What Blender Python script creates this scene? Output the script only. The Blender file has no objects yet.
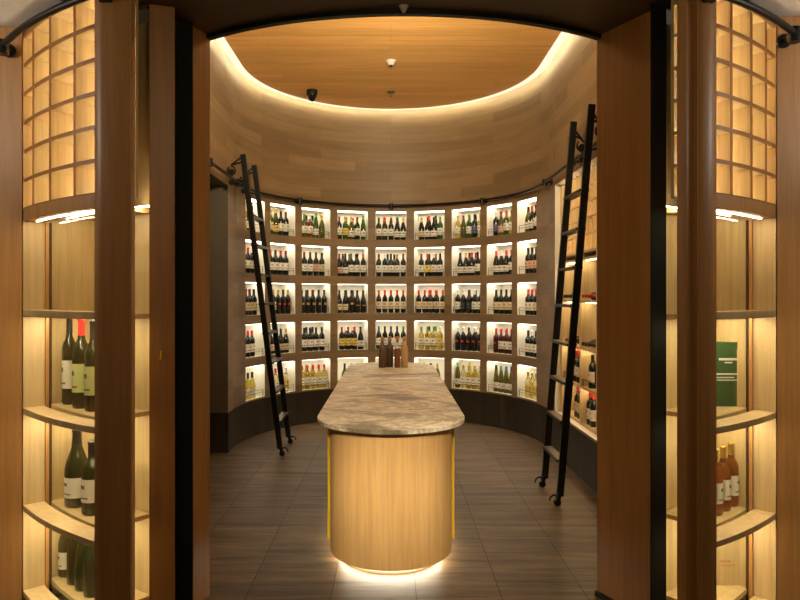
import bpy, math, random
from math import sin, cos, pi, radians as R_, sqrt, atan2
random.seed(7)
S = bpy.context.scene
COL = S.collection

# ------------------------------------------------------------------ measures
F = 650.0                      # focal length in pixels for an 800 px wide frame
EYE = 1.6
BC = (0.0, 6.92); BR = 1.68    # back drum centre and radius
FC = (0.067, 5.14); FR = 1.95  # front drum (entrance) centre and inner radius
CEIL = 4.06; LOW = 3.0         # room ceiling, entrance soffit
def U(u, d): return (u / F * d, d)
def fp(phi, r): return (FC[0] + r * sin(phi), FC[1] - r * cos(phi))
def bp(th, r): return (BC[0] + r * sin(th), BC[1] + r * cos(th))
def phi_at(u, r):
    """angle on the front drum (radius r) seen at horizontal offset u, near side"""
    k = u / F; a = 1 + k * k; b = -2 * (k * FC[0] + FC[1]); c = FC[0] ** 2 + FC[1] ** 2 - r * r
    q = max(b * b - 4 * a * c, 0.0)
    d = (-b - sqrt(q)) / (2 * a)
    return atan2(k * d - FC[0], FC[1] - d)

# ------------------------------------------------------------------ materials
MATS = {}
def new_mat(name):
    m = bpy.data.materials.new(name); m.use_nodes = True
    nt = m.node_tree; b = nt.nodes['Principled BSDF']
    MATS[name] = m
    return m, nt, b
def plain(name, col, rough=.5, metal=0., spec=None, trans=0., ior=1.45, coat=0.):
    m, nt, b = new_mat(name)
    b.inputs['Base Color'].default_value = (*col, 1); b.inputs['Roughness'].default_value = rough
    b.inputs['Metallic'].default_value = metal; b.inputs['Transmission Weight'].default_value = trans
    b.inputs['IOR'].default_value = ior; b.inputs['Coat Weight'].default_value = coat
    if spec is not None: b.inputs['Specular IOR Level'].default_value = spec
    return m
def ramp(nt, stops):
    r = nt.nodes.new('ShaderNodeValToRGB'); e = r.color_ramp.elements
    while len(e) > 1: e.remove(e[-1])
    e[0].position = stops[0][0]; e[0].color = (*stops[0][1], 1)
    for p, c in stops[1:]:
        x = e.new(p); x.color = (*c, 1)
    return r
def mapping(nt, scale, rot=(0, 0, 0), src='Object'):
    t = nt.nodes.new('ShaderNodeTexCoord'); m = nt.nodes.new('ShaderNodeMapping')
    m.inputs['Scale'].default_value = scale; m.inputs['Rotation'].default_value = rot
    nt.links.new(t.outputs[src], m.inputs['Vector']); return m
def noise(nt, vec, scale, detail=5, rough=.6, dist=0.):
    n = nt.nodes.new('ShaderNodeTexNoise'); n.inputs['Scale'].default_value = scale
    n.inputs['Detail'].default_value = detail; n.inputs['Roughness'].default_value = rough
    n.inputs['Distortion'].default_value = dist
    nt.links.new(vec.outputs[0], n.inputs['Vector']); return n
def mix(nt, kind, fac, a, b):
    x = nt.nodes.new('ShaderNodeMix'); x.data_type = 'RGBA'; x.blend_type = kind
    if isinstance(fac, float): x.inputs[0].default_value = fac
    else: nt.links.new(fac, x.inputs[0])
    for i, v in ((6, a), (7, b)):
        if isinstance(v, tuple): x.inputs[i].default_value = (*v, 1)
        else: nt.links.new(v, x.inputs[i])
    return x.outputs[2]
def wood(name, c1, c2, axis='z', scale=9., rough=.45, board=None):
    """long-grained timber; grain runs along the given axis"""
    m, nt, b = new_mat(name)
    sc = {'z': (1, 1, .045), 'x': (.045, 1, 1), 'y': (1, .045, 1)}[axis]
    mp = mapping(nt, sc)
    n1 = noise(nt, mp, scale, 6, .65, .6); n2 = noise(nt, mp, scale * 6, 3, .6)
    r = ramp(nt, [(.3, c1), (.7, c2)]); nt.links.new(n1.outputs['Fac'], r.inputs[0])
    dk = tuple(v * .72 for v in c1)
    r2 = ramp(nt, [(.35, (.78, .78, .78)), (.6, (1, 1, 1))]); nt.links.new(n2.outputs['Fac'], r2.inputs[0])
    out = mix(nt, 'MULTIPLY', .7, r.outputs[0], r2.outputs[0])
    if board:
        mb = mapping(nt, (1, 1, 1), board[2]); br = nt.nodes.new('ShaderNodeTexBrick')
        br.inputs['Scale'].default_value = 1.; br.inputs['Brick Width'].default_value = board[0]
        br.inputs['Row Height'].default_value = board[1]; br.inputs['Mortar Size'].default_value = .0015
        br.inputs['Color1'].default_value = (.86, .86, .86, 1); br.inputs['Color2'].default_value = (1, 1, 1, 1)
        br.inputs['Mortar'].default_value = (.6, .6, .6, 1)
        nt.links.new(mb.outputs[0], br.inputs['Vector'])
        out = mix(nt, 'MULTIPLY', 1., out, br.outputs['Color'])
    nt.links.new(out, b.inputs['Base Color'])
    b.inputs['Roughness'].default_value = rough
    bm = nt.nodes.new('ShaderNodeBump'); bm.inputs['Strength'].default_value = .08; bm.inputs['Distance'].default_value = .002
    nt.links.new(n2.outputs['Fac'], bm.inputs['Height']); nt.links.new(bm.outputs[0], b.inputs['Normal'])
    return m
def emit(name, col, strength):
    m = bpy.data.materials.new(name); m.use_nodes = True; nt = m.node_tree
    nt.nodes.remove(nt.nodes['Principled BSDF'])
    e = nt.nodes.new('ShaderNodeEmission'); e.inputs[0].default_value = (*col, 1); e.inputs[1].default_value = strength
    nt.links.new(e.outputs[0], nt.nodes['Material Output'].inputs[0]); MATS[name] = m
    return m
WARM = (1.0, .80, .50); SOFT = (1.0, .86, .62)
oak = wood('pale_oak', (.56, .40, .19), (.67, .51, .27))
oak_shade = wood('shaded_oak', (.30, .128, .027), (.39, .18, .044))  # same oak as the pale one, darkened for lack of light
oak_p = wood('facade_oak', (.42, .20, .06), (.52, .27, .09))
oak_i = wood('island_oak', (.58, .33, .115), (.70, .43, .17), rough=.4)
ceil_w = wood('ceiling_boards', (.76, .38, .105), (.90, .52, .18), 'x', 9., .5, (2.4, .12, (0, 0, 0)))
plinth_w = wood('smoked_oak', (.014, .009, .004), (.034, .022, .011), 'z', 8., .7)
plinth_w.node_tree.nodes['Principled BSDF'].inputs['Specular IOR Level'].default_value = .2
black = plain('black_steel', (.012, .011, .010), .42, .6)
black_m = plain('black_lacquer', (.010, .009, .007), .6, spec=.25)
tread_m = plain('worn_steel', (.16, .13, .10), .45, .6)
brass = plain('brass', (.85, .55, .03), .45, .3)
cream = plain('niche_paint', (.78, .74, .64), .6)
white_p = plain('white_plastic', (.52, .48, .42), .5)
soffit_m = plain('dark_soffit', (.10, .068, .035), .6)
recess_shade_m = plain('recess_shade', (.10, .078, .052), .7)  # unlit recess: its shade is put into the wall colour
led_niche = emit('led_niche', (1.0, .90, .70), 7.)
led_cove = emit('led_cove', (1.0, .90, .64), 1.15)
led_edge = emit('led_cove_strip', (1.0, .93, .60), 155.)
led_cab = emit('led_cabinet', (1.0, .83, .53), 55.)
led_rail = emit('led_rail', (1.0, .83, .53), 75.)
led_grid = emit('led_grid', (1.0, .84, .55), 190.)
led_toe = emit('led_toe', (1.0, .91, .70), 48.)
led_alc = emit('led_alcove', (1.0, .80, .47), 42.)

def stone_wall():
    m, nt, b = new_mat('travertine_courses')
    mp = mapping(nt, (1, 1, 1), src='UV')
    br = nt.nodes.new('ShaderNodeTexBrick'); nt.links.new(mp.outputs[0], br.inputs['Vector'])
    br.inputs['Scale'].default_value = 1.; br.inputs['Brick Width'].default_value = .95; br.inputs['Row Height'].default_value = .125
    br.inputs['Mortar Size'].default_value = .001; br.inputs['Color1'].default_value = (.160, .099, .045, 1)
    br.inputs['Color2'].default_value = (.240, .152, .074, 1); br.inputs['Mortar'].default_value = (.162, .100, .046, 1)
    mp2 = mapping(nt, (.5, 7, 1), src='UV'); n = noise(nt, mp2, 3., 6, .65, .4)
    r = ramp(nt, [(.3, (.78, .76, .74)), (.7, (1.1, 1.1, 1.1))]); nt.links.new(n.outputs['Fac'], r.inputs[0])
    nt.links.new(mix(nt, 'MULTIPLY', .8, br.outputs['Color'], r.outputs[0]), b.inputs['Base Color'])
    b.inputs['Roughness'].default_value = .55
    return m
stone = stone_wall()
def floor_mat():
    m, nt, b = new_mat('wood_look_tiles')
    t = nt.nodes.new('ShaderNodeTexCoord'); sp = nt.nodes.new('ShaderNodeSeparateXYZ'); cb = nt.nodes.new('ShaderNodeCombineXYZ')
    nt.links.new(t.outputs['Object'], sp.inputs[0])
    ad = nt.nodes.new('ShaderNodeMath'); ad.operation = 'ADD'; ad.inputs[1].default_value = -.135 + 4.55
    nt.links.new(sp.outputs['X'], ad.inputs[0]); nt.links.new(ad.outputs[0], cb.inputs['Y']); nt.links.new(sp.outputs['Y'], cb.inputs['X'])
    br = nt.nodes.new('ShaderNodeTexBrick'); nt.links.new(cb.outputs[0], br.inputs['Vector'])
    br.inputs['Scale'].default_value = 1.; br.inputs['Brick Width'].default_value = .91; br.inputs['Row Height'].default_value = .455
    br.inputs['Mortar Size'].default_value = .0035; br.inputs['Color1'].default_value = (.104, .070, .039, 1)
    br.inputs['Color2'].default_value = (.142, .098, .056, 1); br.inputs['Mortar'].default_value = (.035, .025, .016, 1)
    mp = mapping(nt, (.35, 3.6, 1)); n = noise(nt, mp, 3.5, 8, .72, .5)
    r = ramp(nt, [(.36, (.42, .39, .36)), (.62, (1.3, 1.25, 1.2))]); nt.links.new(n.outputs['Fac'], r.inputs[0])
    nt.links.new(mix(nt, 'MULTIPLY', 1., br.outputs['Color'], r.outputs[0]), b.inputs['Base Color'])
    b.inputs['Roughness'].default_value = .45; b.inputs['Specular IOR Level'].default_value = .22
    return m
floor_m = floor_mat()
def marble():
    m, nt, b = new_mat('veined_marble')
    mp = mapping(nt, (.75, 1.25, 1), (0, 0, .25)); n = noise(nt, mp, 1.7, 10, .70, .7)
    r = ramp(nt, [(.38, (.19, .145, .095)), (.46, (.44, .36, .24)), (.50, (.78, .68, .50)), (.54, (.38, .305, .20)), (.60, (.86, .77, .58))])
    nt.links.new(n.outputs['Fac'], r.inputs[0])
    mp2 = mapping(nt, (.8, 1.3, 1), (0, 0, .9)); n2 = noise(nt, mp2, 5., 10, .7, 2.5)
    r2 = ramp(nt, [(.44, (1, 1, 1)), (.5, (.66, .62, .57)), (.55, (1, 1, 1))]); nt.links.new(n2.outputs['Fac'], r2.inputs[0])
    nt.links.new(mix(nt, 'MULTIPLY', .75, r.outputs[0], r2.outputs[0]), b.inputs['Base Color'])
    b.inputs['Roughness'].default_value = .4; b.inputs['Specular IOR Level'].default_value = .3
    return m
marble_m = marble()
def plaster():
    m, nt, b = new_mat('grey_plaster'); mp = mapping(nt, (.6, 1.6, 1)); n = noise(nt, mp, 3, 5)
    r = ramp(nt, [(.3, (.50, .47, .42)), (.7, (.66, .63, .57))]); nt.links.new(n.outputs['Fac'], r.inputs[0])
    nt.links.new(r.outputs[0], b.inputs['Base Color']); b.inputs['Roughness'].default_value = .8
    return m
plaster_m = plaster()
def pane_mat():
    m = bpy.data.materials.new('clear_pane'); m.use_nodes = True; nt = m.node_tree
    nt.nodes.remove(nt.nodes['Principled BSDF'])
    tr = nt.nodes.new('ShaderNodeBsdfTransparent'); tr.inputs[0].default_value = (.97, .98, .95, 1)
    gl = nt.nodes.new('ShaderNodeBsdfGlossy'); gl.inputs['Roughness'].default_value = .02
    lw = nt.nodes.new('ShaderNodeLayerWeight'); lw.inputs[0].default_value = .5
    pw = nt.nodes.new('ShaderNodeMath'); pw.operation = 'POWER'; pw.inputs[1].default_value = 4.5; nt.links.new(lw.outputs['Facing'], pw.inputs[0])
    fr = nt.nodes.new('ShaderNodeMath'); fr.operation = 'MULTIPLY_ADD'; fr.inputs[1].default_value = .35; fr.inputs[2].default_value = .03; nt.links.new(pw.outputs[0], fr.inputs[0])
    mx = nt.nodes.new('ShaderNodeMixShader')
    nt.links.new(fr.outputs[0], mx.inputs[0]); nt.links.new(tr.outputs[0], mx.inputs[1]); nt.links.new(gl.outputs[0], mx.inputs[2])
    nt.links.new(mx.outputs[0], nt.nodes['Material Output'].inputs[0]); return m
pane = pane_mat()

# ------------------------------------------------------------------ mesh builder
class MB:
    def __init__(s): s.v = []; s.f = []; s.mi = []; s.sm = []; s.uv = []
    def face(s, pts, mi=0, smooth=False, uv=None):
        i = len(s.v); s.v += [tuple(p) for p in pts]; s.f.append(list(range(i, i + len(pts)))); s.mi.append(mi); s.sm.append(smooth); s.uv.append(uv)
    def raw(s, vs, fs, mi=0, smooth=False):
        i = len(s.v); s.v += [tuple(p) for p in vs]
        for f in fs: s.f.append([i + k for k in f]); s.mi.append(mi); s.sm.append(smooth); s.uv.append(None)
    def prism(s, poly, z0, z1, mi=0, smooth=False):
        n = len(poly)
        area = sum(poly[i][0] * poly[(i + 1) % n][1] - poly[(i + 1) % n][0] * poly[i][1] for i in range(n))
        if area < 0: poly = poly[::-1]
        vs = [(x, y, z0) for x, y in poly] + [(x, y, z1) for x, y in poly]
        s.raw(vs, [list(range(n))[::-1], list(range(n, 2 * n))], mi, False)
        s.raw(vs, [[i, (i + 1) % n, n + (i + 1) % n, n + i] for i in range(n)], mi, smooth)
    def box(s, x0, x1, y0, y1, z0, z1, mi=0): s.prism([(x0, y0), (x1, y0), (x1, y1), (x0, y1)], z0, z1, mi)
    def sector(s, pf, a0, a1, r0, r1, z0, z1, n=16, mi=0):
        """curved bar: angles a0..a1, radii r0..r1 and heights z0..z1 about a drum centre"""
        vs = []
        for i in range(n + 1):
            a = a0 + (a1 - a0) * i / n
            for r, z in ((r0, z0), (r1, z0), (r1, z1), (r0, z1)): vs.append((*pf(a, r), z))
        fs = [[0, 1, 2, 3], [4 * n + 3, 4 * n + 2, 4 * n + 1, 4 * n]]
        for i in range(n):
            for k in range(4):
                a, b = 4 * i + k, 4 * i + (k + 1) % 4
                fs.append([a, a + 4, b + 4, b])
        s.raw(vs, fs, mi)
    def tube(s, pts, r, n=10, mi=0, closed=False, caps=True):
        from mathutils import Vector
        P = [Vector(p) for p in pts]; m = len(P); rings = []
        up = None
        for i in range(m):
            t = (P[(i + 1) % m] - P[i - 1]) if closed else (P[min(i + 1, m - 1)] - P[max(i - 1, 0)])
            t.normalize()
            ref = Vector((0, 0, 1)) if abs(t.z) < .95 else Vector((0, 1, 0))
            a = t.cross(ref).normalized(); b = a.cross(t).normalized()
            rings.append([P[i] + r * (cos(2 * pi * k / n) * a + sin(2 * pi * k / n) * b) for k in range(n)])
        vs = [v for g in rings for v in g]; fs = []
        for i in range(m if closed else m - 1):
            j = (i + 1) % m
            for k in range(n): fs.append([i * n + k, i * n + (k + 1) % n, j * n + (k + 1) % n, j * n + k])
        s.raw(vs, fs, mi, True)
        if caps and not closed: s.raw(rings[0], [list(range(n))[::-1]], mi); s.raw(rings[-1], [list(range(n))], mi)
    def bar(s, p0, p1, w, h, mi=0):
        """square bar from p0 to p1: w across Y, h across the other way"""
        from mathutils import Vector
        a, b = Vector(p0), Vector(p1); t = (b - a).normalized(); y = Vector((0, 1, 0))
        if abs(t.y) > .9: y = Vector((0, 0, 1))
        c = t.cross(y).normalized(); y = c.cross(t).normalized()
        vs = [q + sy * y * w / 2 + sc * c * h / 2 for q in (a, b) for sy, sc in ((-1, -1), (1, -1), (1, 1), (-1, 1))]
        s.raw(vs, [[3, 2, 1, 0], [4, 5, 6, 7], [0, 1, 5, 4], [1, 2, 6, 5], [2, 3, 7, 6], [3, 0, 4, 7]], mi)
    def lathe(s, prof, n=18, a0=0., a1=2 * pi, mi=0, at=(0, 0, 0), smooth=True):
        full = abs(a1 - a0 - 2 * pi) < 1e-6; m = n if full else n + 1; vs = []
        for r, z in prof:
            for k in range(m):
                a = a0 + (a1 - a0) * k / n; vs.append((at[0] + r * cos(a), at[1] + r * sin(a), at[2] + z))
        fs = []
        for i in range(len(prof) - 1):
            for k in range(n):
                k2 = (k + 1) % m; fs.append([i * m + k, i * m + k2, (i + 1) * m + k2, (i + 1) * m + k])
        s.raw(vs, fs, mi, smooth)
    def mesh(s, name, mats):
        me = bpy.data.meshes.new(name); me.from_pydata([tuple(p) for p in s.v], [], s.f)
        for m in (mats if isinstance(mats, (list, tuple)) else [mats]): me.materials.append(m)
        me.polygons.foreach_set('material_index', s.mi); me.polygons.foreach_set('use_smooth', s.sm)
        if any(u is not None for u in s.uv):
            L = me.uv_layers.new(name='UVMap').data
            for p, u in zip(me.polygons, s.uv):
                if u is None: continue
                for li, c in zip(p.loop_indices, u): L[li].uv = c
        me.update(); return me
    def build(s, name, mats, parent=None):
        return link(name, s.mesh(name, mats), parent)
def link(name, data, parent=None, loc=None, rot=None):
    o = bpy.data.objects.new(name, data); COL.objects.link(o)
    if parent: o.parent = parent
    if loc: o.location = loc
    if rot: o.rotation_euler = rot
    return o
def tag(o, label, cat, group=None):
    o['label'] = label; o['category'] = cat
    if group: o['group'] = group
    return o
def thing(name, label, cat, loc=(0, 0, 0), rz=0., group=None):
    o = bpy.data.objects.new(name, None); COL.objects.link(o); o.location = loc; o.rotation_euler = (0, 0, rz)
    o.empty_display_size = .05
    return tag(o, label, cat, group)
def struct(o, label=None):
    o['kind'] = 'structure'
    if label: o['label'] = label
    return o
def bevel(o, w=.004, seg=2):
    m = o.modifiers.new('Bevel', 'BEVEL'); m.width = w; m.segments = seg; m.limit_method = 'ANGLE'; m.angle_limit = R_(40)
    w = o.modifiers.new('WN', 'WEIGHTED_NORMAL'); return o
def off(o, loc): 
    o.location = loc; return o

# ------------------------------------------------------------------ room outline
yl = FC[1] - sqrt(FR ** 2 - (-BR - FC[0]) ** 2); yr = FC[1] - sqrt(FR ** 2 - (BR - FC[0]) ** 2)
def outline(g=0., n=48):
    """closed room outline moved inward by g"""
    r = BR - g; pts = []
    for i in range(n + 1):
        a = -pi / 2 + pi * i / n; pts.append((r * sin(a), BC[1] + r * cos(a)))
    fr = FR - g
    pl = math.asin((r - FC[0]) / fr); p2 = math.asin((-r - FC[0]) / fr)
    for i in range(n + 1):
        a = pl + (p2 - pl) * i / n; pts.append(fp(a, fr))
    return pts
def cap_poly(poly, z, mats, name, up=False):
    m = MB(); p = [(x, y, z) for x, y in poly]
    area = sum(poly[i][0] * poly[(i + 1) % len(poly)][1] - poly[(i + 1) % len(poly)][0] * poly[i][1] for i in range(len(poly)))
    if (area > 0) != up: p = p[::-1]
    m.face(p); return m.build(name, mats)

# floor
m = MB(); m.face([(-5, -1.5, 0), (5, -1.5, 0), (5, 9.5, 0), (-5, 9.5, 0)]); struct(m.build('floor', floor_m), 'brown wood-look floor tiles')

# ceiling: timber raft, with the glowing cove ring round it and the upper slab
m = MB(); m.prism(outline(.10), CEIL, CEIL + .05); struct(m.build('ceiling', ceil_w), 'oval orange timber ceiling panel')
def ring_between(o_out, o_in, z, name, mat):
    m = MB(); n = len(o_out)
    for i in range(n):
        j = (i + 1) % n
        m.face([(*o_out[i], z), (*o_out[j], z), (*o_in[j], z), (*o_in[i], z)])
    return m.build(name, mat)
cove = ring_between(outline(.0), outline(.10), CEIL + .012, 'cove_light', led_cove)
m = MB(); o_ = outline(.099)
for i in range(len(o_)):
    j = (i + 1) % len(o_); m.face([(*o_[i], CEIL + .004), (*o_[j], CEIL + .004), (*o_[j], CEIL + .010), (*o_[i], CEIL + .010)])
m.build('led_strip', led_edge, cove)
tag(cove, 'glowing cream light ring round the oval timber ceiling', 'light')

# ------------------------------------------------------------------ back wall with its niche grid
PITCH = R_(17.42); HALF = R_(6.98); NCOL = 9
COLS = [(-4 + i) * PITCH for i in range(NCOL)]
ROWS = [(2.356, 2.728), (1.872, 2.251), (1.389, 1.768), (.907, 1.286), (.424, .803)]   # sill, head
ND = .28
br_ = [-pi / 2]
for c in COLS: br_ += [c - HALF, c + HALF]
br_.append(pi / 2)
zs = [0.]
for lo, hi in ROWS[::-1]: zs += [lo, hi]
zs += [CEIL + .08]
def wq(m, pf, a0, a1, r, z0, z1, n, mi=0, sgn=1):
    for k in range(n):
        x0 = a0 + (a1 - a0) * k / n; x1 = a0 + (a1 - a0) * (k + 1) / n
        m.face([(*pf(x0, r), z0), (*pf(x1, r), z0), (*pf(x1, r), z1), (*pf(x0, r), z1)], mi, True,
               [(x0 * r, z0), (x1 * r, z0), (x1 * r, z1), (x0 * r, z1)])
m = MB()
for j in range(len(zs) - 1):
    for i in range(len(br_) - 1):
        n = 6 if i % 2 else (2 if 0 < i < len(br_) - 2 else 4)
        if i % 2 and j % 2:                      # a niche
            a0, a1 = br_[i], br_[i + 1]; c = (a0 + a1) / 2; dx, dy = sin(c) * ND, cos(c) * ND
            P = [bp(a0 + (a1 - a0) * k / n, BR) for k in range(n + 1)]; z0, z1 = zs[j], zs[j + 1]
            Q = [(x + dx, y + dy) for x, y in P]
            for k in range(n):
                m.face([(*P[k], z0), (*P[k + 1], z0), (*Q[k + 1], z0), (*Q[k], z0)], 1)
                m.face([(*Q[k], z1), (*Q[k + 1], z1), (*P[k + 1], z1), (*P[k], z1)], 1)
                m.face([(*Q[k], z0), (*Q[k + 1], z0), (*Q[k + 1], z1), (*Q[k], z1)], 1)
            m.face([(*P[0], z0), (*Q[0], z0), (*Q[0], z1), (*P[0], z1)], 1)
            m.face([(*Q[n], z0), (*P[n], z0), (*P[n], z1), (*Q[n], z1)], 1)
        else:
            wq(m, bp, br_[i], br_[i + 1], BR, zs[j], zs[j + 1], n)
wall_back = struct(m.build('wall_back', [stone, cream]), 'curved taupe wall with a grid of lit niches')
# led strip and wire guard of every niche (parts of the wall)
hw = BR * sin(HALF); yf = BR * cos(HALF)
m = MB(); m.box(-hw + .012, hw - .012, yf + .02, yf + .15, -.005, -.001); led_me = m.mesh('led_strip', led_niche)
m = MB()
for z in (.055, .085): m.tube([(-hw + .004, yf + .022, z), (hw - .004, yf + .022, z)], .0022, 6)
for x in (-hw + .012, hw - .012): m.tube([(x, yf + .022, .0), (x, yf + .022, .086)], .0026, 6)
guard_me = m.mesh('wire_guard', black)
for c in COLS:
    for lo, hi in ROWS:
        link('led_strip', led_me, wall_back, (BC[0], BC[1], hi), (0, 0, -c))
        link('wire_guard', guard_me, wall_back, (BC[0], BC[1], lo), (0, 0, -c))

# left wall with the dark opening
HEAD = 2.75; OY0, OY1 = 5.2, 6.70; OX = -2.6
def flat(m, p, q, z0, z1, mi=0):
    L = sqrt((q[0] - p[0]) ** 2 + (q[1] - p[1]) ** 2); o = p[1]
    m.face([(*p, z0), (*q, z0), (*q, z1), (*p, z1)], mi, False, [(o, z0), (o + L, z0), (o + L, z1), (o, z1)])
m = MB(); T = CEIL + .08
flat(m, (-BR, yl), (-BR, OY0), 0, T); flat(m, (-BR, OY0), (-BR, OY1), HEAD, T); flat(m, (-BR, OY1), (-BR, BC[1]), 0, T)
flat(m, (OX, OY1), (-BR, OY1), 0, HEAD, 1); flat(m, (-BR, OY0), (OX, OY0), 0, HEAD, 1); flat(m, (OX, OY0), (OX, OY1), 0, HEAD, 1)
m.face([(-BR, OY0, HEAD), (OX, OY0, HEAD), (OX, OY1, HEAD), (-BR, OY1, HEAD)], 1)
struct(m.build('wall_left', [stone, recess_shade_m]), 'taupe side wall with a dark opening')
# right wall with the tall lit alcove
AY0, AY1, AZ0, AZ1, AX = 4.62, 6.66, .425, 2.745, 2.12
m = MB()
flat(m, (BR, BC[1]), (BR, AY1), 0, T); flat(m, (BR, AY1), (BR, AY0), 0, AZ0); flat(m, (BR, AY1), (BR, AY0), AZ1, T); flat(m, (BR, AY0), (BR, yr), 0, T)
flat(m, (BR, AY1), (AX, AY1), AZ0, AZ1, 1); flat(m, (AX, AY0), (BR, AY0), AZ0, AZ1, 1); flat(m, (AX, AY1), (AX, AY0), AZ0, AZ1, 1)
m.face([(BR, AY0, AZ0), (AX, AY0, AZ0), (AX, AY1, AZ0), (BR, AY1, AZ0)], 1); m.face([(BR, AY1, AZ1), (AX, AY1, AZ1), (AX, AY0, AZ1), (BR, AY0, AZ1)], 1)
struct(m.build('wall_right', [stone, cream]), 'taupe side wall with a tall lit alcove')
# front wall of the drum: solid beside the opening, lintel above it
PL = atan2(-.972 - FC[0], FC[1] - 3.49); PR = atan2(1.106 - FC[0], FC[1] - 3.49)
aL = math.asin((-BR - FC[0]) / FR); aR = math.asin((BR - FC[0]) / FR)
m = MB()
wq(m, fp, aL, PL, FR, 0, T, 12); wq(m, fp, PL, PR, FR, LOW, T, 24); wq(m, fp, PR, aR, FR, 0, T, 12)
struct(m.build('wall_front', [stone]), 'inner face of the entrance drum')
# plinths
m = MB(); m.sector(bp, -pi / 2, pi / 2, BR - .006, BR + .001, 0, .405, 48); struct(m.build('baseboard_back', plinth_w), 'dark timber plinth under the niches')
m = MB(); m.box(-BR, -BR + .006, OY1 - .006, BC[1], 0, .405); m.box(-BR, -BR + .006, yl, OY0, 0, .405); m.box(OX, -BR, OY1 - .006, OY1, 0, .405); m.box(OX, OX + .006, OY0, OY1 - .006, 0, .405)
struct(m.build('baseboard_left', plinth_w), 'dark timber plinth of the opening')
m = MB(); m.box(BR - .006, BR, yr, BC[1], 0, .405); struct(m.build('baseboard_right', plinth_w), 'dark timber plinth under the alcove')

# ------------------------------------------------------------------ entrance: soffit, jambs, stiles, facade, outer ceiling
m = MB(); m.sector(fp, PL, PR, FR, FR + .42, LOW, LOW + .08, 30); m.sector(fp, R_(-38), R_(38), FR + .42, 2.9, LOW - .004, LOW + .08, 30)
struct(m.build('trim_1', soffit_m), 'dark curved soffit over the entrance')
m = MB(); m.sector(fp, PL, PR, FR - .004, FR + .03, LOW - .022, LOW, 40); struct(m.build('trim_2', black), 'black curved door track')
m = MB(); m.sector(fp, R_(-85), R_(85), FR + .4, 8.0, LOW + .002, LOW + .06, 60); struct(m.build('ceiling.001', plaster_m), 'pale plaster ceiling outside the entrance')
def jamb(name, poly, mat, label, z1=LOW, bv=.004):
    m = MB(); m.prism(poly, 0, z1); o = m.build(name, mat); bevel(o, bv); return struct(o, label)
# left: inner jamb, black door stile, outer casing
jl = jamb('trim_3', [(-.972, 3.49), U(-198, 3.36), U(-240, 3.36), fp(PL - R_(7), FR + .06), fp(PL - R_(7), FR + .004), fp(PL - R_(3.5), FR + .003)], oak_shade, 'amber timber jamb at the left of the entrance')
jamb('door_1', [U(-215.5, 3.26), U(-198, 3.26), U(-198, 3.35), U(-215.5, 3.35)], black_m, 'black door stile at the left jamb', LOW - .022)
cs = jamb('trim_4', [U(-242, 3.10), U(-216, 3.14), U(-216, 3.35), U(-242, 3.35)], oak_shade, 'timber casing left of the black stile')
m = MB(); m.box(-.0025, .0025, -.010, 0, -.02, .02); m.box(-.009, .0025, -.012, -.008, -.02, -.015); fpull = m.build('door_handle', brass, cs); fpull['label'] = 'small brass finger pull'
x_, y_ = U(-229.5, 3.12); fpull.location = (x_, y_ + .001, 1.6 - 58 * 3.12 / F)
# right: one deep jamb, black stile beyond it
jr = jamb('trim_5', [(1.106, 3.49), U(259, 3.18), U(275, 3.20), fp(PR + R_(7), FR + .06), fp(PR + R_(7), FR + .004), fp(PR + R_(3.5), FR + .003)], oak_shade, 'amber timber jamb at the right of the entrance')
jamb('door_2', [U(259.3, 3.06), U(275.5, 3.08), U(275.5, 3.17), U(259.3, 3.15)], black_m, 'black door stile at the right jamb', LOW - .022)
m = MB(); m.prism([(1.098, 3.500), U(258, 3.18), U(257, 3.17), (1.09, 3.48)], 0, .025); struct(m.build('trim_6', black_m), 'black foot of the right jamb')
# facade panels beside the cabinets
GR = 2.65
fL = phi_at(-368, GR); fR = phi_at(385, GR)
pL = fp(fL, GR); pR = fp(fR, GR)
m = MB(); m.prism([(pL[0], pL[1] - .01), (-4.2, pL[1] - .06), (-4.2, pL[1] + .06), (pL[0] - .05, pL[1] + .06)], 0, LOW); struct(m.build('wall_facade_left', oak_p), 'timber facade panel left of the cabinet')
m = MB(); m.prism([(pR[0], pR[1] - .01), (4.2, pR[1] - .06), (4.2, pR[1] + .06), (pR[0] + .05, pR[1] + .06)], 0.02, LOW); m.prism([(pR[0] + .01, pR[1] - .022), (pR[0] + .07, pR[1] - .022), (pR[0] + .07, pR[1] - .012), (pR[0] + .01, pR[1] - .012)], 0, .05)
struct(m.build('wall_facade_right', oak_p), 'timber facade panel right of the cabinet')

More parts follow.
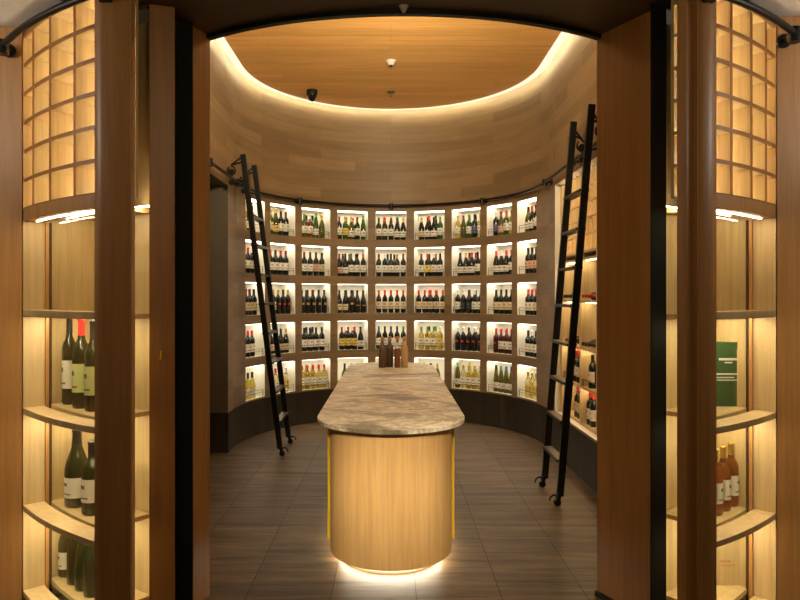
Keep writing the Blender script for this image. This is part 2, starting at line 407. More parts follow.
# ------------------------------------------------------------------ curved entrance cabinets
ZR = [(1.994, 2.056), (1.500, 1.534), (.993, 1.024), (.490, .519), (.045, .075)]   # front rails
SH = [1.515, 1.030, .515, .105]                                                     # shelf tops
GRIDZ = [2.056 + .15 * k for k in range(7)]
def cabinet(side, f_end, f_post, post_poly, div, gap, label):
    s = side; t = thing('display_cabinet', label, 'cabinet', (0, 0, 0))
    P = lambda a, r: fp(a, r)
    a0, a1 = f_end, f_post
    a2 = gap[2]                                   # where the interior ends, by the casing
    # end panel: radial, whole height
    e = -s * R_(.9)
    m = MB(); m.prism([P(a0, GR), P(a0, 2.27), P(a0 + s * R_(.55), 2.27), P(a0 + s * R_(.55), GR)], 0, LOW - .01); m.build('end_panel', oak, t)
    m = MB(); m.sector(P, a0, a2, 2.262, 2.27, 0, LOW - .01, 20); m.build('back_panel', oak, t)
    m = MB(); m.prism(post_poly, 0, LOW - .008); bevel(m.build('post', oak_shade, t), .005)
    m = MB(); m.prism(gap[0], 0, LOW - .01); m.build('glass_pane', pane, t)
    for i, (z0, z1) in enumerate(ZR):
        m = MB(); m.sector(P, a0, a1, 2.548, GR, z0, z1, 24); bevel(m.build('front_rail', oak if i else oak_p, t), .003)  # header gets a darker oak, its shadow put into the colour
    # glazing set behind the rails, with a dark edge channel at the outer end
    m = MB(); m.sector(P, a0 + s * -R_(0), a1, 2.532, 2.538, .075, 1.994, 24); m.build('glass_pane', pane, t)
    k = -s
    m = MB(); m.sector(P, a0 + k * R_(.1), a0 + k * R_(.5), 2.518, 2.530, .0, 1.994, 2); m.build('edge_channel', black, t)
    m = MB(); m.sector(P, a0 + k * R_(.1), a0 + k * R_(.5), 2.532, 2.548, .0, 1.994, 2); m.build('edge_trim', oak_p, t)
    # shelves
    for z in SH:
        m = MB(); m.sector(P, a0, a2, 2.272, 2.522, z - .022, z, 24); m.build('shelf', oak, t)
    m = MB(); m.sector(P, a0, a2, 2.272, 2.522, 2.02, 2.04, 24); m.build('top_board', oak, t)
    # lights: below the header and below every shelf
    for z, r0, r1 in ((1.990, 2.594, 2.60), (2.016, 2.45, 2.455),  (1.490, 2.43, 2.445), (1.005, 2.43, 2.445), (.490, 2.43, 2.445), (1.4965, 2.56, 2.575), (.9895, 2.56, 2.575), (.4865, 2.56, 2.575)):
        m = MB(); m.sector(P, a0 + k * R_(1.2), a1 if r0 > 2.5 else a2 + s * R_(.6), r0, r1, z, z + .003, 24); m.build('led_strip', led_rail if r0 > 2.5 else led_cab, t)
    # pigeonhole grid above
    m = MB()
    for z in GRIDZ: m.sector(P, a0, a1, 2.47, GR - .014, z - .008, z + .008, 24); m.sector(P, a0, a1, GR - .014, GR - .006, z - .0085, z + .0085, 24, 1)  # front lips coloured darker to stand for unlit edges
    m.build('grid_shelf', [oak, oak_shade], t)
    m = MB()
    for a in [q for q in div if abs(q) > abs(a1)]: m.sector(P, a - R_(.12), a + R_(.12), 2.47, GR - .014, GRIDZ[0], GRIDZ[-1], 1); m.sector(P, a - R_(.13), a + R_(.13), GR - .014, GR - .008, GRIDZ[0], GRIDZ[-1], 1, 1)  # divider lips likewise, shade of the fronts put into the colour
    m.build('grid_divider', [oak, oak_shade], t)
    m = MB(); m.sector(P, a0, a1, 2.455, 2.47, GRIDZ[0], LOW - .01, 24); m.build('grid_back', oak, t)
    edges = [a0] + [q for q in div if abs(q) > abs(a1)] + [a1]
    for z in GRIDZ[:-1]:
        for p, q in zip(edges, edges[1:]):
            if abs(q - p) < R_(2): continue
            c = (p + q) / 2; m = MB(); m.sector(P, c - R_(.7), c + R_(.7), 2.474, 2.486, z + .0085, z + .0125, 3); m.build('led_puck', led_grid, t)
    m = MB(); m.sector(P, a1 + s * R_(1), a2 + s * R_(.6), 2.33, 2.345, 2.0405, 2.0445, 8); m.build('led_strip', led_cab, t)  # strip added to brighten the back panel beside the post
    return t
xl = [phi_at(u, GR - .008) for u in (-358.3, -341.5, -317.0)]
step = xl[2] - xl[1]
divL = xl + [xl[2] + step, xl[2] + 2 * step]
postL = [U(-296.5, 2.74), U(-289, 2.70), U(-260, 2.70), U(-256, 2.73), U(-256, 2.93), U(-262, 2.97), U(-296.5, 2.92)]
gapL = ([U(-257, 2.93), U(-242.5, 3.09), U(-243.2, 3.10), U(-257.7, 2.94)], None, atan2(-242 / F * 3.2 - FC[0], FC[1] - 3.2) - R_(1.2))
cabL = cabinet(-1, fL, phi_at(-290, GR), postL, divL, gapL, 'curved glazed oak wine cabinet at the left of the entrance')
xr = [phi_at(u, GR - .008) for u in (375.6, 361, 341)]
step = xr[2] - xr[1]
divR = xr + [xr[2] + step, xr[2] + 2 * step]
postR = [U(325.5, 2.74), U(318, 2.70), U(306, 2.70), U(304, 2.72), U(295, 2.70), U(286, 2.73), U(286, 2.93), U(292, 2.97), U(325.5, 2.92)]
gapR = ([U(286, 2.93), U(276, 3.07), U(276.7, 3.08), U(286.7, 2.94)], None, atan2(276 / F * 3.2 - FC[0], FC[1] - 3.2) + R_(1.2))
cabR = cabinet(1, fR, phi_at(319, GR), postR, divR, gapR, 'curved glazed oak wine cabinet at the right of the entrance')

# ------------------------------------------------------------------ ladder rails
def arc_rail(name, pts, label, brackets, group=None):
    t = thing(name, label, 'rail', (0, 0, 0), 0, 'ladder rails')
    m = MB(); m.tube(pts, .016, 10); m.build('rail', black, t)
    for p, q in brackets:
        m = MB(); m.tube([p, q], .011, 8)
        from mathutils import Vector
        d = (Vector(q) - Vector(p)).normalized(); m.tube([Vector(q) - d * .012, Vector(q)], .035, 12)
        m.tube([Vector(p) - Vector((0, 0, .045)), Vector(p) + Vector((0, 0, .026))], .028, 10)
        m.build('bracket', black, t)
    return t
RZ = 2.80; RO = .075
pts = [(-BR + RO, yl + .3, RZ)] + [(-BR + RO, y, RZ) for y in (5.0, 5.8, 6.5)] + [(*bp(-pi / 2 + pi * i / 40, BR - RO), RZ) for i in range(41)] + [(BR - RO, y, RZ) for y in (6.5, 5.8, 5.0, yr + .3)]
brk = [((*bp(a, BR - RO), RZ), (*bp(a, BR), RZ)) for a in (0, R_(44.7), R_(-44.7))]
for y in (4.7, 5.75, 6.78):
    for sgn in (-1, 1): brk.append(((sgn * (BR - RO), y, RZ), (sgn * BR, y, RZ)))
arc_rail('ladder_rail', pts, 'black tubular ladder rail running round the curved room above the niches', brk)
for s, a_end, lab in ((-1, phi_at(-388, 2.75), 'left'), (1, phi_at(403, 2.75), 'right')):
    pts = [(*fp(a_end + (s * R_(22) - a_end) * i / 24, 2.75), 2.868) for i in range(25)]
    e = pts[0]; yw = (pL if s < 0 else pR)[1] - .02
    arc_rail('ladder_rail', pts, f'short black curved ladder rail over the {lab} entrance cabinet', [((e[0], e[1], e[2]), (e[0] + s * .01, yw - .006 , e[2])), ((*fp(s * R_(27), 2.75), 2.868), (*fp(s * R_(27), 2.655), 2.868))])

# ------------------------------------------------------------------ rolling ladders
def ladder(label, y0, y1, xf, xt, zt, sx):
    """stiles at depths y0 and y1; foot at xf, top at xt; sx = side of the wall"""
    t = thing('rolling_ladder', label, 'ladder', (0, 0, 0), 0, 'rolling ladders')
    zb = .075; xa = lambda z: xf + (xt - xf) * (z - zb) / (zt - zb)
    for y in (y0, y1):
        m = MB(); m.bar((xf, y, zb), (xt, y, zt), .028, .056); st = m.build('stile', black, t); bevel(st, .004)
        # caster: fork and wheel under the foot
        m = MB(); m.bar((xf, y - .017, zb + .03), (xf - sx * .02, y - .017, .035), .006, .03); m.bar((xf, y + .017, zb + .03), (xf - sx * .02, y + .017, .035), .006, .03)
        m.tube([(xf - sx * .0, y, zb - .0), (xf - sx * .05, y, zb + .01), (xf - sx * .075, y, zb - .01), (xf - sx * .078, y, zb - .035)], .008, 8)
        ca = m.build('caster', black, t)
        m = MB(); m.tube([(xf - sx * .02, y - .013, .029), (xf - sx * .02, y + .013, .029)], .028, 16); m.build("wheel", black, ca)
        # hanger: strut, arm and grooved roller riding on the rail
        xr_ = sx * (BR - RO); m = MB()
        m.bar((xa(2.96), y, 2.96), (xr_ , y, 2.93), .012, .018); m.bar((xa(3.02), y, 3.02), (xr_, y, 2.93), .012, .014)
        m.tube([(xr_, y, 2.935)] + [(xr_ + .04 * sin(a), y, 2.872 + .045 * cos(a)) for a in [0, .7, 1.4, 2.1, 2.8, 3.5, 4.2, 4.9, 5.6]] , .009, 6)
        m.bar((xa(2.72), y, 2.72), (xr_, y, 2.74), .012, .018)
        hg = m.build('hanger', black, t)
        m = MB(); m.tube([(xr_, y - .012, 2.852), (xr_, y + .012, 2.852)], .034, 14); m.build('roller', black, hg)
        m = MB(); m.tube([(xr_, y - .012, 2.752), (xr_, y + .012, 2.752)], .026, 12); m.build('roller', black, hg)
    for k in range(8):
        z = .345 + .2975 * k; x = xa(z)
        m = MB(); m.box(x - .038, x + .038, y0 + .014, y1 - .014, z - .016, z + .004); m.box(x - .03, x + .03, y0 + .014, y1 - .014, z + .004, z + .006, 1)
        m.build('rung', [black, tread_m], t)
    return t
ladder('black rolling ladder leaning on the left wall beside the dark opening', 6.54, 7.08, -1.115, -1.49, 3.035, -1)
ladder('black rolling ladder leaning in front of the lit alcove on the right', 4.976, 5.47, 1.292, 1.537, 3.075, 1)

# ------------------------------------------------------------------ island counter
CY0, CY1 = 4.06, 7.02
def stad(r, n=28, y0=CY0, y1=CY1):
    return [(r * cos(a), y0 + r * sin(a)) for a in [pi + pi * i / n for i in range(n + 1)]] + [(r * cos(a), y1 + r * sin(a)) for a in [pi * i / n for i in range(n + 1)]]
isl = thing('island_counter', 'long rounded oak island counter with a veined marble top in the room centre', 'counter', (0, 5.56, 0))
def ip(m, name, mat, sm=False):
    o = m.build(name, mat, isl); o.location = (0, -5.56, 0); return o
m = MB(); m.prism(stad(.378), .046, .828, 0, True); o = ip(m, 'base', oak_i); o.modifiers.new('ES', 'EDGE_SPLIT')
m = MB(); m.prism(stad(.306), 0, .046); ip(m, 'plinth', cream)
m = MB(); a = stad(.310)
for i in range(len(a)):
    j = (i + 1) % len(a); m.face([(*a[i], .022), (*a[j], .022), (*a[j], .042), (*a[i], .042)])
ip(m, 'led_strip', led_toe)
m = MB(); m.prism(stad(.462, 40, CY0 + .045), .828, .852); o = ip(m, 'countertop', marble_m); bevel(o, .005, 3)
for s in (-1, 1):
    for y in (CY0 + .09, CY1 - .09):
        m = MB(); m.box(s * .374, s * .404, y - .012, y + .012, .06, .828); ip(m, 'brass_strip', brass)

# ------------------------------------------------------------------ ceiling fittings
t = thing('smoke_detector', 'white round smoke detector in the middle of the timber ceiling', 'detector', (0, 6.77, CEIL))
m = MB(); m.lathe([(.0, -.055), (.04, -.052), (.055, -.035), (.058, -.022)], 20); m.build('cover', white_p, t)
m = MB(); m.lathe([(.058, -.024), (.075, -.018), (.078, 0), (0, 0)], 20); m.build('base', white_p, t); t.scale = (.72, .72, .9)
m = MB(); m.lathe([(0, -.060), (.02, -.058), (.024, -.052)], 12); m.build('sensor', black_m, t)
t = thing('sprinkler', 'small sprinkler head on the timber ceiling behind the smoke detector', 'sprinkler', (0, 7.8, CEIL))
m = MB(); m.lathe([(0, -.012), (.045, -.008), (.05, 0), (0, 0)], 16); m.build('escutcheon', tread_m, t)
m = MB(); m.tube([(0, 0, -.01), (0, 0, -.05)], .008, 8); m.lathe([(0, -.05), (.022, -.05), (.022, -.054), (0, -.054)], 12); m.build('nozzle', tread_m, t)
t = thing('security_camera', 'black dome camera on the timber ceiling near the left rim', 'camera', (-.94, 7.74, CEIL))
m = MB(); m.lathe([(.06, -.06), (.066, -.02), (.066, 0), (0, 0)], 18); m.build('housing', black_m, t)
m = MB(); m.lathe([(0, -.135), (.03, -.122), (.05, -.09), (.058, -.06)], 18); m.build('dome', plain('black_gloss', (.006, .006, .006), .12), t)
x_, y_ = U(13, 3.05)
t = thing('sprinkler', 'pale sprinkler head under the dark soffit above the entrance', 'sprinkler', (x_, 3.13, LOW))
m = MB(); m.lathe([(0, -.03), (.008, -.028), (.022, -.004), (.024, 0), (0, 0)], 14); m.build('escutcheon', white_p, t)

# ------------------------------------------------------------------ bottles
GLASS = {'k': plain('glass_black', (.012, .012, .009), .12), 'g': plain('glass_green', (.06, .16, .03), .1, trans=.55),
         'o': plain('glass_olive', (.16, .14, .025), .1, trans=.55), 'y': plain('glass_straw', (.72, .58, .13), .08, trans=.8),
         'p': plain('glass_pale', (.85, .78, .42), .08, trans=.85), 'a': plain('glass_amber', (.36, .11, .015), .08, trans=.7),
         'r': plain('glass_garnet', (.06, .012, .01), .12), 'd': plain('glass_deep_green', (.020, .022, .006), .08)}
PAPER = {'w': plain('paper_white', (.78, .75, .68), .6), 'c': plain('paper_cream', (.66, .56, .37), .6), 'y': plain('paper_yellow', (.72, .55, .12), .6),
         'u': plain('paper_blue', (.07, .09, .24), .5), 'n': plain('paper_pink', (.66, .40, .32), .6), 'd': plain('paper_gold', (.42, .27, .07), .4),
         'r': plain('paper_red', (.50, .03, .03), .5), 'b': plain('paper_black', (.02, .02, .02), .5), 'e': plain('paper_lime', (.62, .64, .28), .6)}
FOIL = {'k': plain('foil_black', (.015, .013, .012), .35), 'r': plain('foil_red', (.55, .035, .03), .35), 'd': plain('foil_gold', (.60, .38, .09), .35, .6),
        'w': plain('foil_white', (.72, .70, .64), .4), 'b': plain('foil_blue', (.05, .08, .35), .35), 'g': plain('foil_green', (.10, .24, .06), .4),
        'm': plain('foil_maroon', (.20, .02, .02), .35), 'l': plain('foil_lime', (.60, .68, .36), .4)}
INK = plain('label_ink', (.16, .12, .08), .6)
GN = {'k': 'dark', 'g': 'green', 'o': 'olive', 'y': 'straw-yellow', 'p': 'pale', 'a': 'amber', 'r': 'garnet', 'd': 'deep-green'}
LN = {'w': 'white', 'c': 'cream', 'y': 'yellow', 'u': 'blue', 'n': 'pink', 'd': 'gold', 'r': 'red', 'b': 'black', 'e': 'lime'}
FN = {'k': 'black', 'r': 'red', 'd': 'gold', 'w': 'white', 'b': 'blue', 'g': 'green', 'm': 'maroon', 'l': 'lime'}
PROF = {'B': [(0, .004), (.030, 0), (.036, .004), (.037, .012), (.037, .185), (.0355, .197), (.030, .210), (.021, .222), (.016, .232), (.0142, .245), (.0138, .292), (.0152, .293), (.0152, .300), (.012, .302), (0, .302)],
        'G': [(0, .004), (.032, 0), (.039, .004), (.040, .012), (.040, .135), (.0385, .155), (.034, .178), (.027, .200), (.0205, .220), (.016, .240), (.0142, .262), (.0138, .290), (.0152, .291), (.0152, .298), (.012, .300), (0, .300)],
        'F': [(0, .004), (.029, 0), (.0345, .004), (.035, .012), (.035, .135), (.0335, .165), (.029, .205), (.022, .245), (.017, .275), (.0145, .298), (.0140, .318), (.0152, .319), (.0152, .326), (.012, .328), (0, .328)]}
LABZ = {'B': (.055, .150), 'G': (.040, .118), 'F': (.045, .120)}
CAPZ = {'B': .243, 'G': .236, 'F': .270}
cache = {}
def bmesh_parts(code):
    sh, gl, lb, cp = code
    def get(key, fn):
        if key not in cache: cache[key] = fn()
        return cache[key]
    P = PROF[sh]
    def body(): m = MB(); m.lathe(P, 18); return m.mesh('body', GLASS[gl])
    def label():
        z0, z1 = LABZ[sh]; r = max(p[0] for p in P) + .0007; m = MB(); a, b = -pi / 2 - 1.75, -pi / 2 + 1.75
        if lb in 'rd' and gl in 'kr': z0, z1 = z0 + .055, z1 - .012; a, b = -pi / 2 - .55, -pi / 2 + .55
        h = z1 - z0
        for f0, f1, mi in ((0, .16, 0), (.16, .22, 1), (.22, .58, 0), (.58, .74, 1), (.74, 1., 0)):
            if mi == 1: 
                w = .35 if f1 > .6 else .7
                m.lathe([(r, z0 + f0 * h), (r, z0 + f1 * h)], 4, a, -pi / 2 - w, 0); m.lathe([(r, z0 + f0 * h), (r, z0 + f1 * h)], 6, -pi / 2 - w, -pi / 2 + w, 1); m.lathe([(r, z0 + f0 * h), (r, z0 + f1 * h)], 4, -pi / 2 + w, b, 0)
            else: m.lathe([(r, z0 + f0 * h), (r, z0 + f1 * h)], 14, a, b, 0)
        return m.mesh('label', [PAPER[lb], INK])
    def cap():
        z = CAPZ[sh]; pr = [(r + .0009, zz) for r, zz in P if zz >= z]
        # start exactly at z
        for (r0, z0), (r1, z1) in zip(P, P[1:]):
            if z0 < z <= z1: pr = [(r0 + (r1 - r0) * (z - z0) / (z1 - z0) + .0009, z)] + pr
        pr[-1] = (0, pr[-1][1] + .001); pr[-2] = (pr[-2][0], pr[-2][1] + .001)
        m = MB(); m.lathe(pr, 14); return m.mesh('capsule', FOIL[cp])
    out = [('body', get(('b', sh, gl), body))]
    if lb != 'x': out.append(('label', get(('l', sh, lb, gl in 'kr'), label)))
    if cp != 'x': out.append(('capsule', get(('c', sh, cp), cap)))
    return out
NB = 0
def bottle(code, loc, rz, label, group, scale=None, tilt=None):
    global NB; NB += 1
    t = thing('wine_bottle', label, 'bottle', loc, rz, group)
    if tilt: t.rotation_euler = tilt
    if scale: t.scale = scale if isinstance(scale, tuple) else (scale,) * 3
    for n, me in bmesh_parts(code): link(n, me, t)
    return t
ORD = ['first', 'second', 'third', 'fourth', 'fifth', 'sixth', 'seventh', 'eighth', 'ninth']
ROWN = ['top row', 'second row', 'middle row', 'fourth row', 'bottom row']
COLN = ['leftmost niche', 'second niche from left', 'third niche from left', 'fourth niche from left', 'centre niche',
        'fourth niche from right', 'third niche from right', 'second niche from right', 'rightmost niche']
def look(code):
    sh, gl, lb, cp = code
    s = GN[gl] + ' bottle'
    if cp != 'x': return s + f' with {FN[cp]} top'
    return s + (f' with {LN[lb]} label' if lb != 'x' else '')
NICHE = [  # rows top to bottom, columns left to right
 ['Byw k Gowd Bywk'.replace('Byw k', 'Bywk'), 'Bgcd Foyd Bkwk Bkwm', 'Bowg Baww Fgwg Goxd', 'Bkwm Bgyd Gowd Bkwm Fgwg', 'Bdwk Bdwr Bkwm Gkwk Gkwd|Fowr Fokd Fgxg', 'Gkcd Gkwm Gkwk Bgwg|Fkwr Fkxk', 'Bywd Goxm Bgwg Bkuk Bpwd', 'Bkuw Gonm Bgwr Bywm', 'Gowk Gkwr Bkwk Bkwk'],
 ['Bkwr Bkwr Bkww', 'Bkwr Bkwk Bkwr Bkwm', 'Bkwm Bkwk Bknk Bkck', 'Gknm Gkwk Bkwg Bkwk Bkwr', 'Bkwm Bkww Bkwk Bkwd Bkwm', 'Bkwm Bkyr Bkww Bkwk', 'Gkwk Gkwd Gkwr Bkwk', 'Gkwr Gkww Gkwr Bkwr', 'Bknk Bknk Bknk Bkwk'],
 ['Bkck Bkcm Bkcm Bkck', 'Bkcm Bkcd Bkrd Bkrk Bkrd', 'Bkdk Bkdk Bkdm Bkdk Bkdk', 'Gkck Gkck Bkdk Gkdk Gkdk', 'Bkcr Bkcr Bkcr Bkcr Bkcr', 'Bkcr Bkcr Bkcr Bkcr Bkcr', 'Bkww Bkbw Bkbk Bkww Bkww', 'Bkck Bkck Bkck Bkcm', 'Bkwr Bkwr Bkcr Bkwr'],
 ['Bkwr Bkwr Bkwr', 'Gkck Gkck Gkck Gkcd', 'Bkwk Bkwk Bkwk Bkwk|Bkwk Bkwk', 'Bkyr Bkyr Bkyr Gkwk', 'Bkwb Bkwk Bkwb Bkwk Bkwg', 'Bywg Bywg Bpwg Byyw|Bywk Bywg', 'Bkrw Bkrw Bkrk Bkrw Bkrr', 'Brrr Brwr Brwr Brwm', 'Bkwk Bkww Bkwk Bkww'],
 ['Gywk Gywk Gywk', 'Bpwr Bpwr Bpwr Bpyw', 'Bywr Bywr Bywr Bywr Bywr', 'Gowk Gowd Gowd', '', 'Goyd Gowk Gokd', 'Fowg Bpwd Bywd Bywd Bywd', 'Fowk Fowg Fowb Fowk', 'Bpyd Byyd Bpyd Byyd'],
]
NICHE[0][4] = 'Bdwk Bdwr Bkwm Gkwk Gkwd|Fowr Foxd Fgxg'
NICHE[4][5] = 'Goyd Gowk Goxd'
BACK = {(0, 1): 'Bgwg Bkwk', (0, 3): 'Bowk Bgwr', (0, 6): 'Bgwk Bowk', (0, 7): 'Bkwk Bgwg', (1, 3): 'Bkwk Bkwm Bkwk', (1, 4): 'Bkwk Bkwk', (1, 5): 'Bkwk Bkwm',
        (1, 6): 'Bkwk Bkwm', (2, 2): 'Bkdk Bkdk', (2, 3): 'Bkdk Bkdk', (2, 6): 'Bkbk Bkbk', (3, 3): 'Bkyw Bkww', (3, 6): 'Bkrw Bkrw', (3, 7): 'Brwr Brwr', (3, 8): 'Bkwk Bkww',
        (4, 2): 'Bywd Bywd', (4, 6): 'Fywd Bpww', (2, 5): 'Bkcr Bkcr', (1, 1): 'Bkwk Bkwr', (0, 2): 'Bkwk Bgwk', (3, 1): 'Gkwk Gkwk', (1, 7): 'Bkwr Bkwk'}
for (r, c), v in BACK.items():
    if '|' not in NICHE[r][c]: NICHE[r][c] += '|' + v
for r, row in enumerate(NICHE):
    for c, spec in enumerate(row):
        th = COLS[c]; z = ROWS[r][0] + .0005
        for dep, (part, where) in enumerate(zip(spec.split('|'), ('front', 'back'))):
            codes = part.split(); n = len(codes)
            two = '|' in spec
            pit = .0850 if n == 4 or n == 5 else .09
            if n == 5: pit = .0815
            shift = {0: .0, 1: .0}[dep]
            lean = 0
            if c in (0, 8) and n <= 4: lean = .025 * (1 if c == 8 else -1)
            for i, code in enumerate(codes):
                tt = (i - (n - 1) / 2) * pit + lean
                rr = BR * cos(HALF) + .085 + random.uniform(0, .005) + dep * .100
                x = BC[0] + rr * sin(th) + tt * cos(th); y = BC[1] + rr * cos(th) - tt * sin(th)
                pos = f'{ORD[i]} from left' if dep == 0 else f'{ORD[i]} at back'
                bottle(code, (x, y, z), -th + random.uniform(-.12, .12), f'{look(code)}, {pos}, {ROWN[r]}, {COLN[c]}', f'wine bottles in the {ROWN[r]} of niches', (.965, .965, 1.0) if n == 5 else (1.0, 1.0, 1.0))

# entrance cabinets: bottles stand along one ring behind the curved glass
def ring_spot(u, r=2.445):
    a = phi_at(u, r); x, y = fp(a, r); return x, y, a
def cab_bottles(specs, z, group, cab):
    for u, code, sc, lab in specs:
        x, y, a = ring_spot(u); bottle(code, (x, y, z + .0005), a, lab, group, sc)
cab_bottles([(-331, 'Bdww', (1.05, 1.05, 1.52), 'green magnum with pale label, first from left on upper shelf of left cabinet'), (-321.5, 'Bdwk', (1.0, 1.0, 1.56), 'green magnum with pale label, second on upper shelf of left cabinet'),
             (-309.5, 'Bder', (1.2, 1.2, 1.53), 'green magnum with lime label, third on upper shelf of left cabinet'), (-297.5, 'Bdek', (1.15, 1.15, 1.50), 'green magnum with lime label, rightmost on upper shelf of left cabinet')], SH[1], 'magnums in the left cabinet', cabL)
cab_bottles([(-314, 'Gdwk', (1.5, 1.5, 1.32), 'large olive-green bottle with low white label on middle shelf of left cabinet'), (-298.5, 'Bdwk', (1.4, 1.4, 1.2), 'large green bottle with tall white label beside the left cabinet post')], SH[2], 'magnums in the left cabinet', cabL)
cab_bottles([(-324, 'Gdwk', (1.1, 1.1, 1.15), 'dark green bottle with white label, first on bottom shelf of left cabinet'), (-315.5, 'Gdxl', (1.05, 1.05, 1.12), 'lime-topped green bottle, second on bottom shelf of left cabinet'),
             (-307.5, 'Gdxl', (1.05, 1.05, 1.12), 'lime-topped green bottle, third on bottom shelf of left cabinet'), (-298.5, 'Gdxl', (1.05, 1.05, 1.12), 'lime-topped green bottle, fourth on bottom shelf of left cabinet')], SH[3], 'bottles on the bottom shelf of the left cabinet', cabL)
cab_bottles([(324, 'Bawd', (1.0, 1.0, 1.08), 'amber bottle with gold top, nearest the post in right cabinet'), (332, 'Bawd', (1.0, 1.0, 1.08), 'amber bottle with gold top, second from the right cabinet post'),
             (340, 'Bawd', (1.0, 1.0, 1.08), 'amber bottle with gold top, third from the right cabinet post'), (346.5, 'Bdwk', (1.0, 1.0, 1.08), 'dark bottle at the outer end of the amber bottles in right cabinet')], SH[2], 'bottles in the right cabinet', cabR)
# green box and pale crate in the right cabinet
green = plain('green_card', (.035, .095, .035), .35)
x, y, a = 332.5 / F * 3.43, 3.43, 0
t = thing('gift_box', 'dark green presentation box with pale printed marks in the right cabinet', 'box', (x, y, SH[1] + .0005), a)
m = MB(); m.box(-.1, .1, -.05, .05, 0, .30); bevel(m.build('box', green, t), .004)
m = MB(); m.box(-.102, .102, -.052, .052, .30, .335); bevel(m.build('lid', green, t), .004)
m = MB()
for x0, x1, z0, z1 in ((-.05, .05, .24, .252), (-.02, .02, .225, .232), (-.09, .06, .165, .173), (-.085, .03, .148, .154), (-.06, .05, .135, .14)): m.box(x0, x1, -.0512, -.0502, z0, z1)
m.build('printed_mark', PAPER['w'], t)
x, y, a = 334 / F * 3.43, 3.43, 0
t = thing('wooden_crate', 'pale wooden wine crate with faint red marks at the bottom of the right cabinet', 'crate', (x, y, SH[3] + .0005), a)
m = MB(); m.box(-.1, .1, -.06, .06, 0, .26); bevel(m.build('box', oak, t), .004)
m = MB(); m.box(-.102, .102, -.062, .062, .26, .275); m.build('lid', oak, t)
m = MB()
for x0, x1, z0, z1 in ((-.06, .0, .12, .13), (-.05, .02, .10, .106)): m.box(x0, x1, -.0612, -.0602, z0, z1)
m.build('printed_mark', plain('faint_red', (.52, .26, .14), .6), t)

# ------------------------------------------------------------------ alcove cabinet on the right
CX = 1.735                                                    # its front plane
alc = thing('wall_cabinet', 'tall oak wine cabinet glowing inside the right alcove', 'cabinet', (0, 0, 0))
m = MB(); m.box(2.07, 2.10, AY0 + .005, AY1 - .005, AZ0 + .004, AZ1 - .004); m.build('back_panel', oak, alc)
uprights = [(6.60, 6.655), (5.955, 5.985), (5.40, 5.50), (4.70, 4.74)]
for y0, y1 in uprights:
    m = MB(); m.box(CX, 2.07, y0, y1, AZ0 + .004, AZ1 - .004); m.build('upright', oak, alc)
levels = [2.02, 1.955, 1.57, 1.14, .785, .45]
bays = [(5.985, 6.60), (5.50, 5.955), (4.74, 5.40)]
for y0, y1 in bays:
    for z in levels:
        m = MB(); m.box(CX + .006, 2.07, y0, y1, z - .02, z); m.build('shelf', oak, alc)
    for z in (1.934, 1.548, 1.118, .763):
        m = MB(); m.box(CX + .05, CX + .062, y0 + .02, y1 - .02, z - .003, z + .001); m.build('led_strip', led_alc, alc)
    # pigeonholes above
    m = MB(); nz = 5; h = (AZ1 - .004 - 2.02) / nz; nc = max(2, round((y1 - y0) / .16))
    for k in range(1, nz): m.box(CX + .01, 2.0, y0, y1, 2.02 + k * h - .006, 2.02 + k * h + .006)
    for k in range(1, nc): yy = y0 + (y1 - y0) * k / nc; m.box(CX + .014, 2.0, yy - .006, yy + .006, 2.02, AZ1 - .004)
    m.box(1.99, 2.0, y0, y1, 2.02, AZ1 - .004); m.build('pigeonhole_grid', oak, alc)
    for k in range(nz):
        m = MB(); m.box(1.975, 1.985, y0 + .01, y1 - .01, 2.026 + k * h, 2.03 + k * h); m.build('led_strip', led_grid, alc)
# guards on the two lower shelves
for y0, y1 in bays[:2]:
    m = MB(); m.tube([(CX + .02, y0 + .01, .85), (CX + .02, y1 - .01, .85)], .004, 6)
    for y in (y0 + .015, y1 - .015): m.tube([(CX + .02, y, .785), (CX + .02, y, .852)], .004, 6)
    m.build('guard_rail', black, alc)
def alc_row(z, ys, code, where, group, tilt=False):
    for i, y in enumerate(ys):
        lab = f'{look(code)}, {ORD[i]} from the front, {where}'
        if tilt:   # lying on its side, neck toward the room
            bottle(code, (2.03, y, z + .0385), 0, lab, group, None, (0, R_(-90), 0))
        else: bottle(code, (CX + .065, y, z + .0005), R_(-90), lab, group)
g = 'bottles in the right alcove cabinet'
alc_row(1.57, [5.70, 5.79, 5.88], 'Bkwr', 'lying on upper alcove shelf', g, True)
alc_row(1.57, [6.33, 6.42, 6.51], 'Bkwk', 'lying on far upper alcove shelf', g, True)
alc_row(1.14, [5.70, 5.79, 5.88], 'Bkwk', 'lying on second alcove shelf', g, True)
alc_row(1.14, [6.35, 6.44], 'Bkcm', 'lying on far second alcove shelf', g, True)
alc_row(.785, [5.80], 'Bkwk', 'upright on third alcove shelf', g)
alc_row(.785, [6.18, 6.29, 6.40], 'Bkwr', 'upright on far third alcove shelf', g)
alc_row(.45, [5.76, 5.86], 'Bkwr', 'upright on lowest alcove shelf', g)
alc_row(.45, [6.15, 6.25], 'Bkcr', 'upright on far lowest alcove shelf', g)

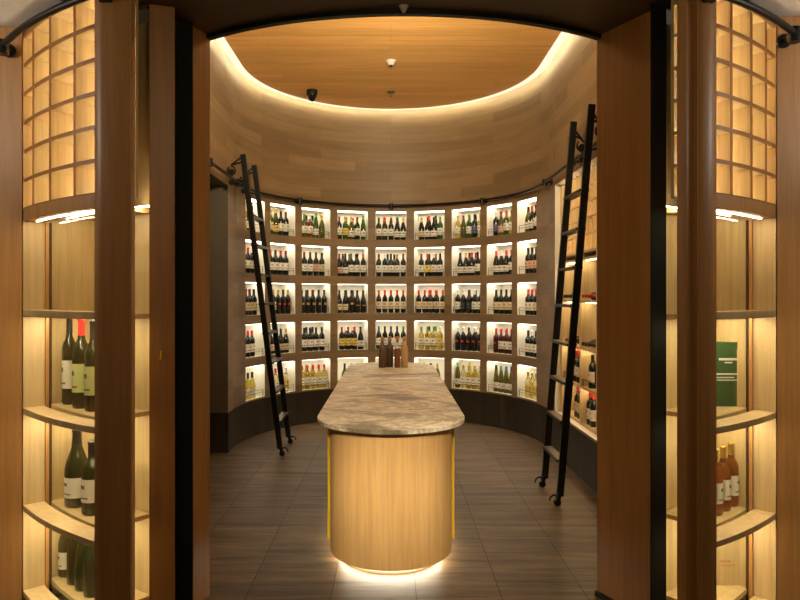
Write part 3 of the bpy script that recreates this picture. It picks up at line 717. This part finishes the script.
# ------------------------------------------------------------------ four bottles on the marble
cork = plain('orange_cork', (.42, .17, .05), .6)
def deco(x, y, r, prof, mat, label, extra=None):
    t = thing('decorative_bottle', label, 'bottle', (x, y, .8525), 0, 'bottles on the marble counter')
    m = MB(); m.lathe(prof, 20); m.build('body', mat, t)
    top = prof[-2][1]; t.scale = (1.08, 1.08, 1)
    m = MB(); m.lathe([(0, top), (.0165, top), (.0175, top + .012), (.0175, top + .040), (.014, top + .044), (0, top + .044)], 14); m.build('stopper', cork, t)
    if extra: extra(t)
    return t
rib = wood('ribbed_brown', (.07, .035, .016), (.16, .085, .04), 'z', 40.)
dark = wood('dark_walnut', (.03, .016, .008), (.13, .06, .03), 'z', 45.)
rust = wood('rust_liquid', (.16, .045, .015), (.25, .085, .03), 'z', 30.)
kraft = wood('pale_kraft', (.42, .25, .10), (.55, .34, .15), 'z', 20.)
P1 = [(0, 0), (.034, 0), (.0365, .006), (.0365, .195), (.034, .215), (.023, .240), (.016, .258), (.0148, .282), (0, .282)]
D = 6.90
deco((382.3 - 391) / F * D, D, .035, P1, rib, 'brown ribbed bottle with orange stopper, leftmost of four on the marble')
deco((389.6 - 391) / F * 6.95, 6.955, .035, P1, dark, 'darkest walnut bottle with orange stopper, second of four on the marble')
P3 = [(0, 0), (.030, 0), (.032, .005), (.032, .192), (.0315, .196), (0, .197), ]
def clear_top(t):
    m = MB(); m.lathe([(.032, .192), (.031, .205), (.022, .228), (.013, .245), (.0125, .284), (0, .284)], 18); o = m.build('clear_shoulder', plain('clear_glass', (.9, .88, .8), .05, trans=.95), t)
t = thing('decorative_bottle', 'clear-shouldered bottle of rust-red liquid, third of four on the marble', 'bottle', ((397.3 - 391) / F * D, D, .8525), 0, 'bottles on the marble counter')
m = MB(); m.lathe(P3, 20); m.build('body', rust, t); clear_top(t)
m = MB(); m.lathe([(0, .284), (.0165, .284), (.0175, .296), (.0175, .322), (.014, .328), (0, .328)], 14); m.build('stopper', cork, t)
deco((404.4 - 391) / F * D, D, .035, P1, kraft, 'pale tan bottle with orange stopper, rightmost of four on the marble')

# ------------------------------------------------------------------ added unseen lamps, and camera
def lamp(name, loc, size, energy, col, label, rot=(0, 0, 0), spread=pi):
    l = bpy.data.lights.new(name, 'AREA'); l.shape = 'DISK'; l.size = size; l.energy = energy; l.color = col; l.spread = spread
    o = bpy.data.objects.new(name, l); COL.objects.link(o); o.location = loc; o.rotation_euler = rot
    return o
def aim(name, p, q, size, energy, col, spread=pi):
    from mathutils import Vector
    e = (Vector(q) - Vector(p)).to_track_quat('-Z', 'Y').to_euler(); return lamp(name, p, size, energy, col, '', e, spread)
for x in (-1.1, 1.1): aim('added_spot', (x, .5, 2.95), (x * .2, 3.85, .42), .12, 2.0, (1, .86, .62), R_(18))  # unseen spots added to brighten the island front and its sides
for x in (-2.9, 3.0): aim('added_spot', (x, 2.2, 2.95), (x * 1.15, 3.4, 1.4), .15, 26, (1, .80, .50), R_(95))  # added out of view to brighten the facade panels
for x in (-2.75, 2.85): aim('added_outer_uplight', (x, 2.5, 2.62), (x * .72, 2.7, 3.0), .3, 8, (1, .96, .88))  # out-of-frame uplights added to lighten the outer ceiling
aim('added_spot', (.067, .6, 2.95), (.067, 3., 1.4), .2, 13, (1, .78, .46))  # unseen lamp added on the viewer's side to lift the entrance posts
for y in (4.7, 6.2): lamp('added_spot', (0, y, CEIL - .02), .14, 9, (1, .80, .50), '', (0, 0, 0), R_(120))  # downlights without fittings, added to brighten counter and floor
aim('added_room_uplight', (0.067, 3.75, 3.3), (0, 6.6, 4.06), .5, 76, (1, .82, .52), R_(120))  # hidden lamp added behind the lintel to brighten the timber ceiling

w = bpy.data.worlds.new('World'); S.world = w; w.use_nodes = True
w.node_tree.nodes['Background'].inputs[0].default_value = (1.0, .86, .66, 1); w.node_tree.nodes['Background'].inputs[1].default_value = .07

cd = bpy.data.cameras.new('Camera'); cam = bpy.data.objects.new('Camera', cd); COL.objects.link(cam)
cam.location = (0, 0, EYE); cam.rotation_euler = (pi / 2, 0, 0)
cd.sensor_width = 36; cd.lens = F / 800 * 36; cd.shift_x = 9 / 800; cd.shift_y = -3 / 800; cd.clip_start = .05
S.camera = cam
S.view_settings.view_transform = 'Standard'; S.view_settings.look = 'None'; S.view_settings.exposure = 0.0; S.view_settings.gamma = 1.0
S.view_settings.use_curve_mapping = False
print('bottles', NB)
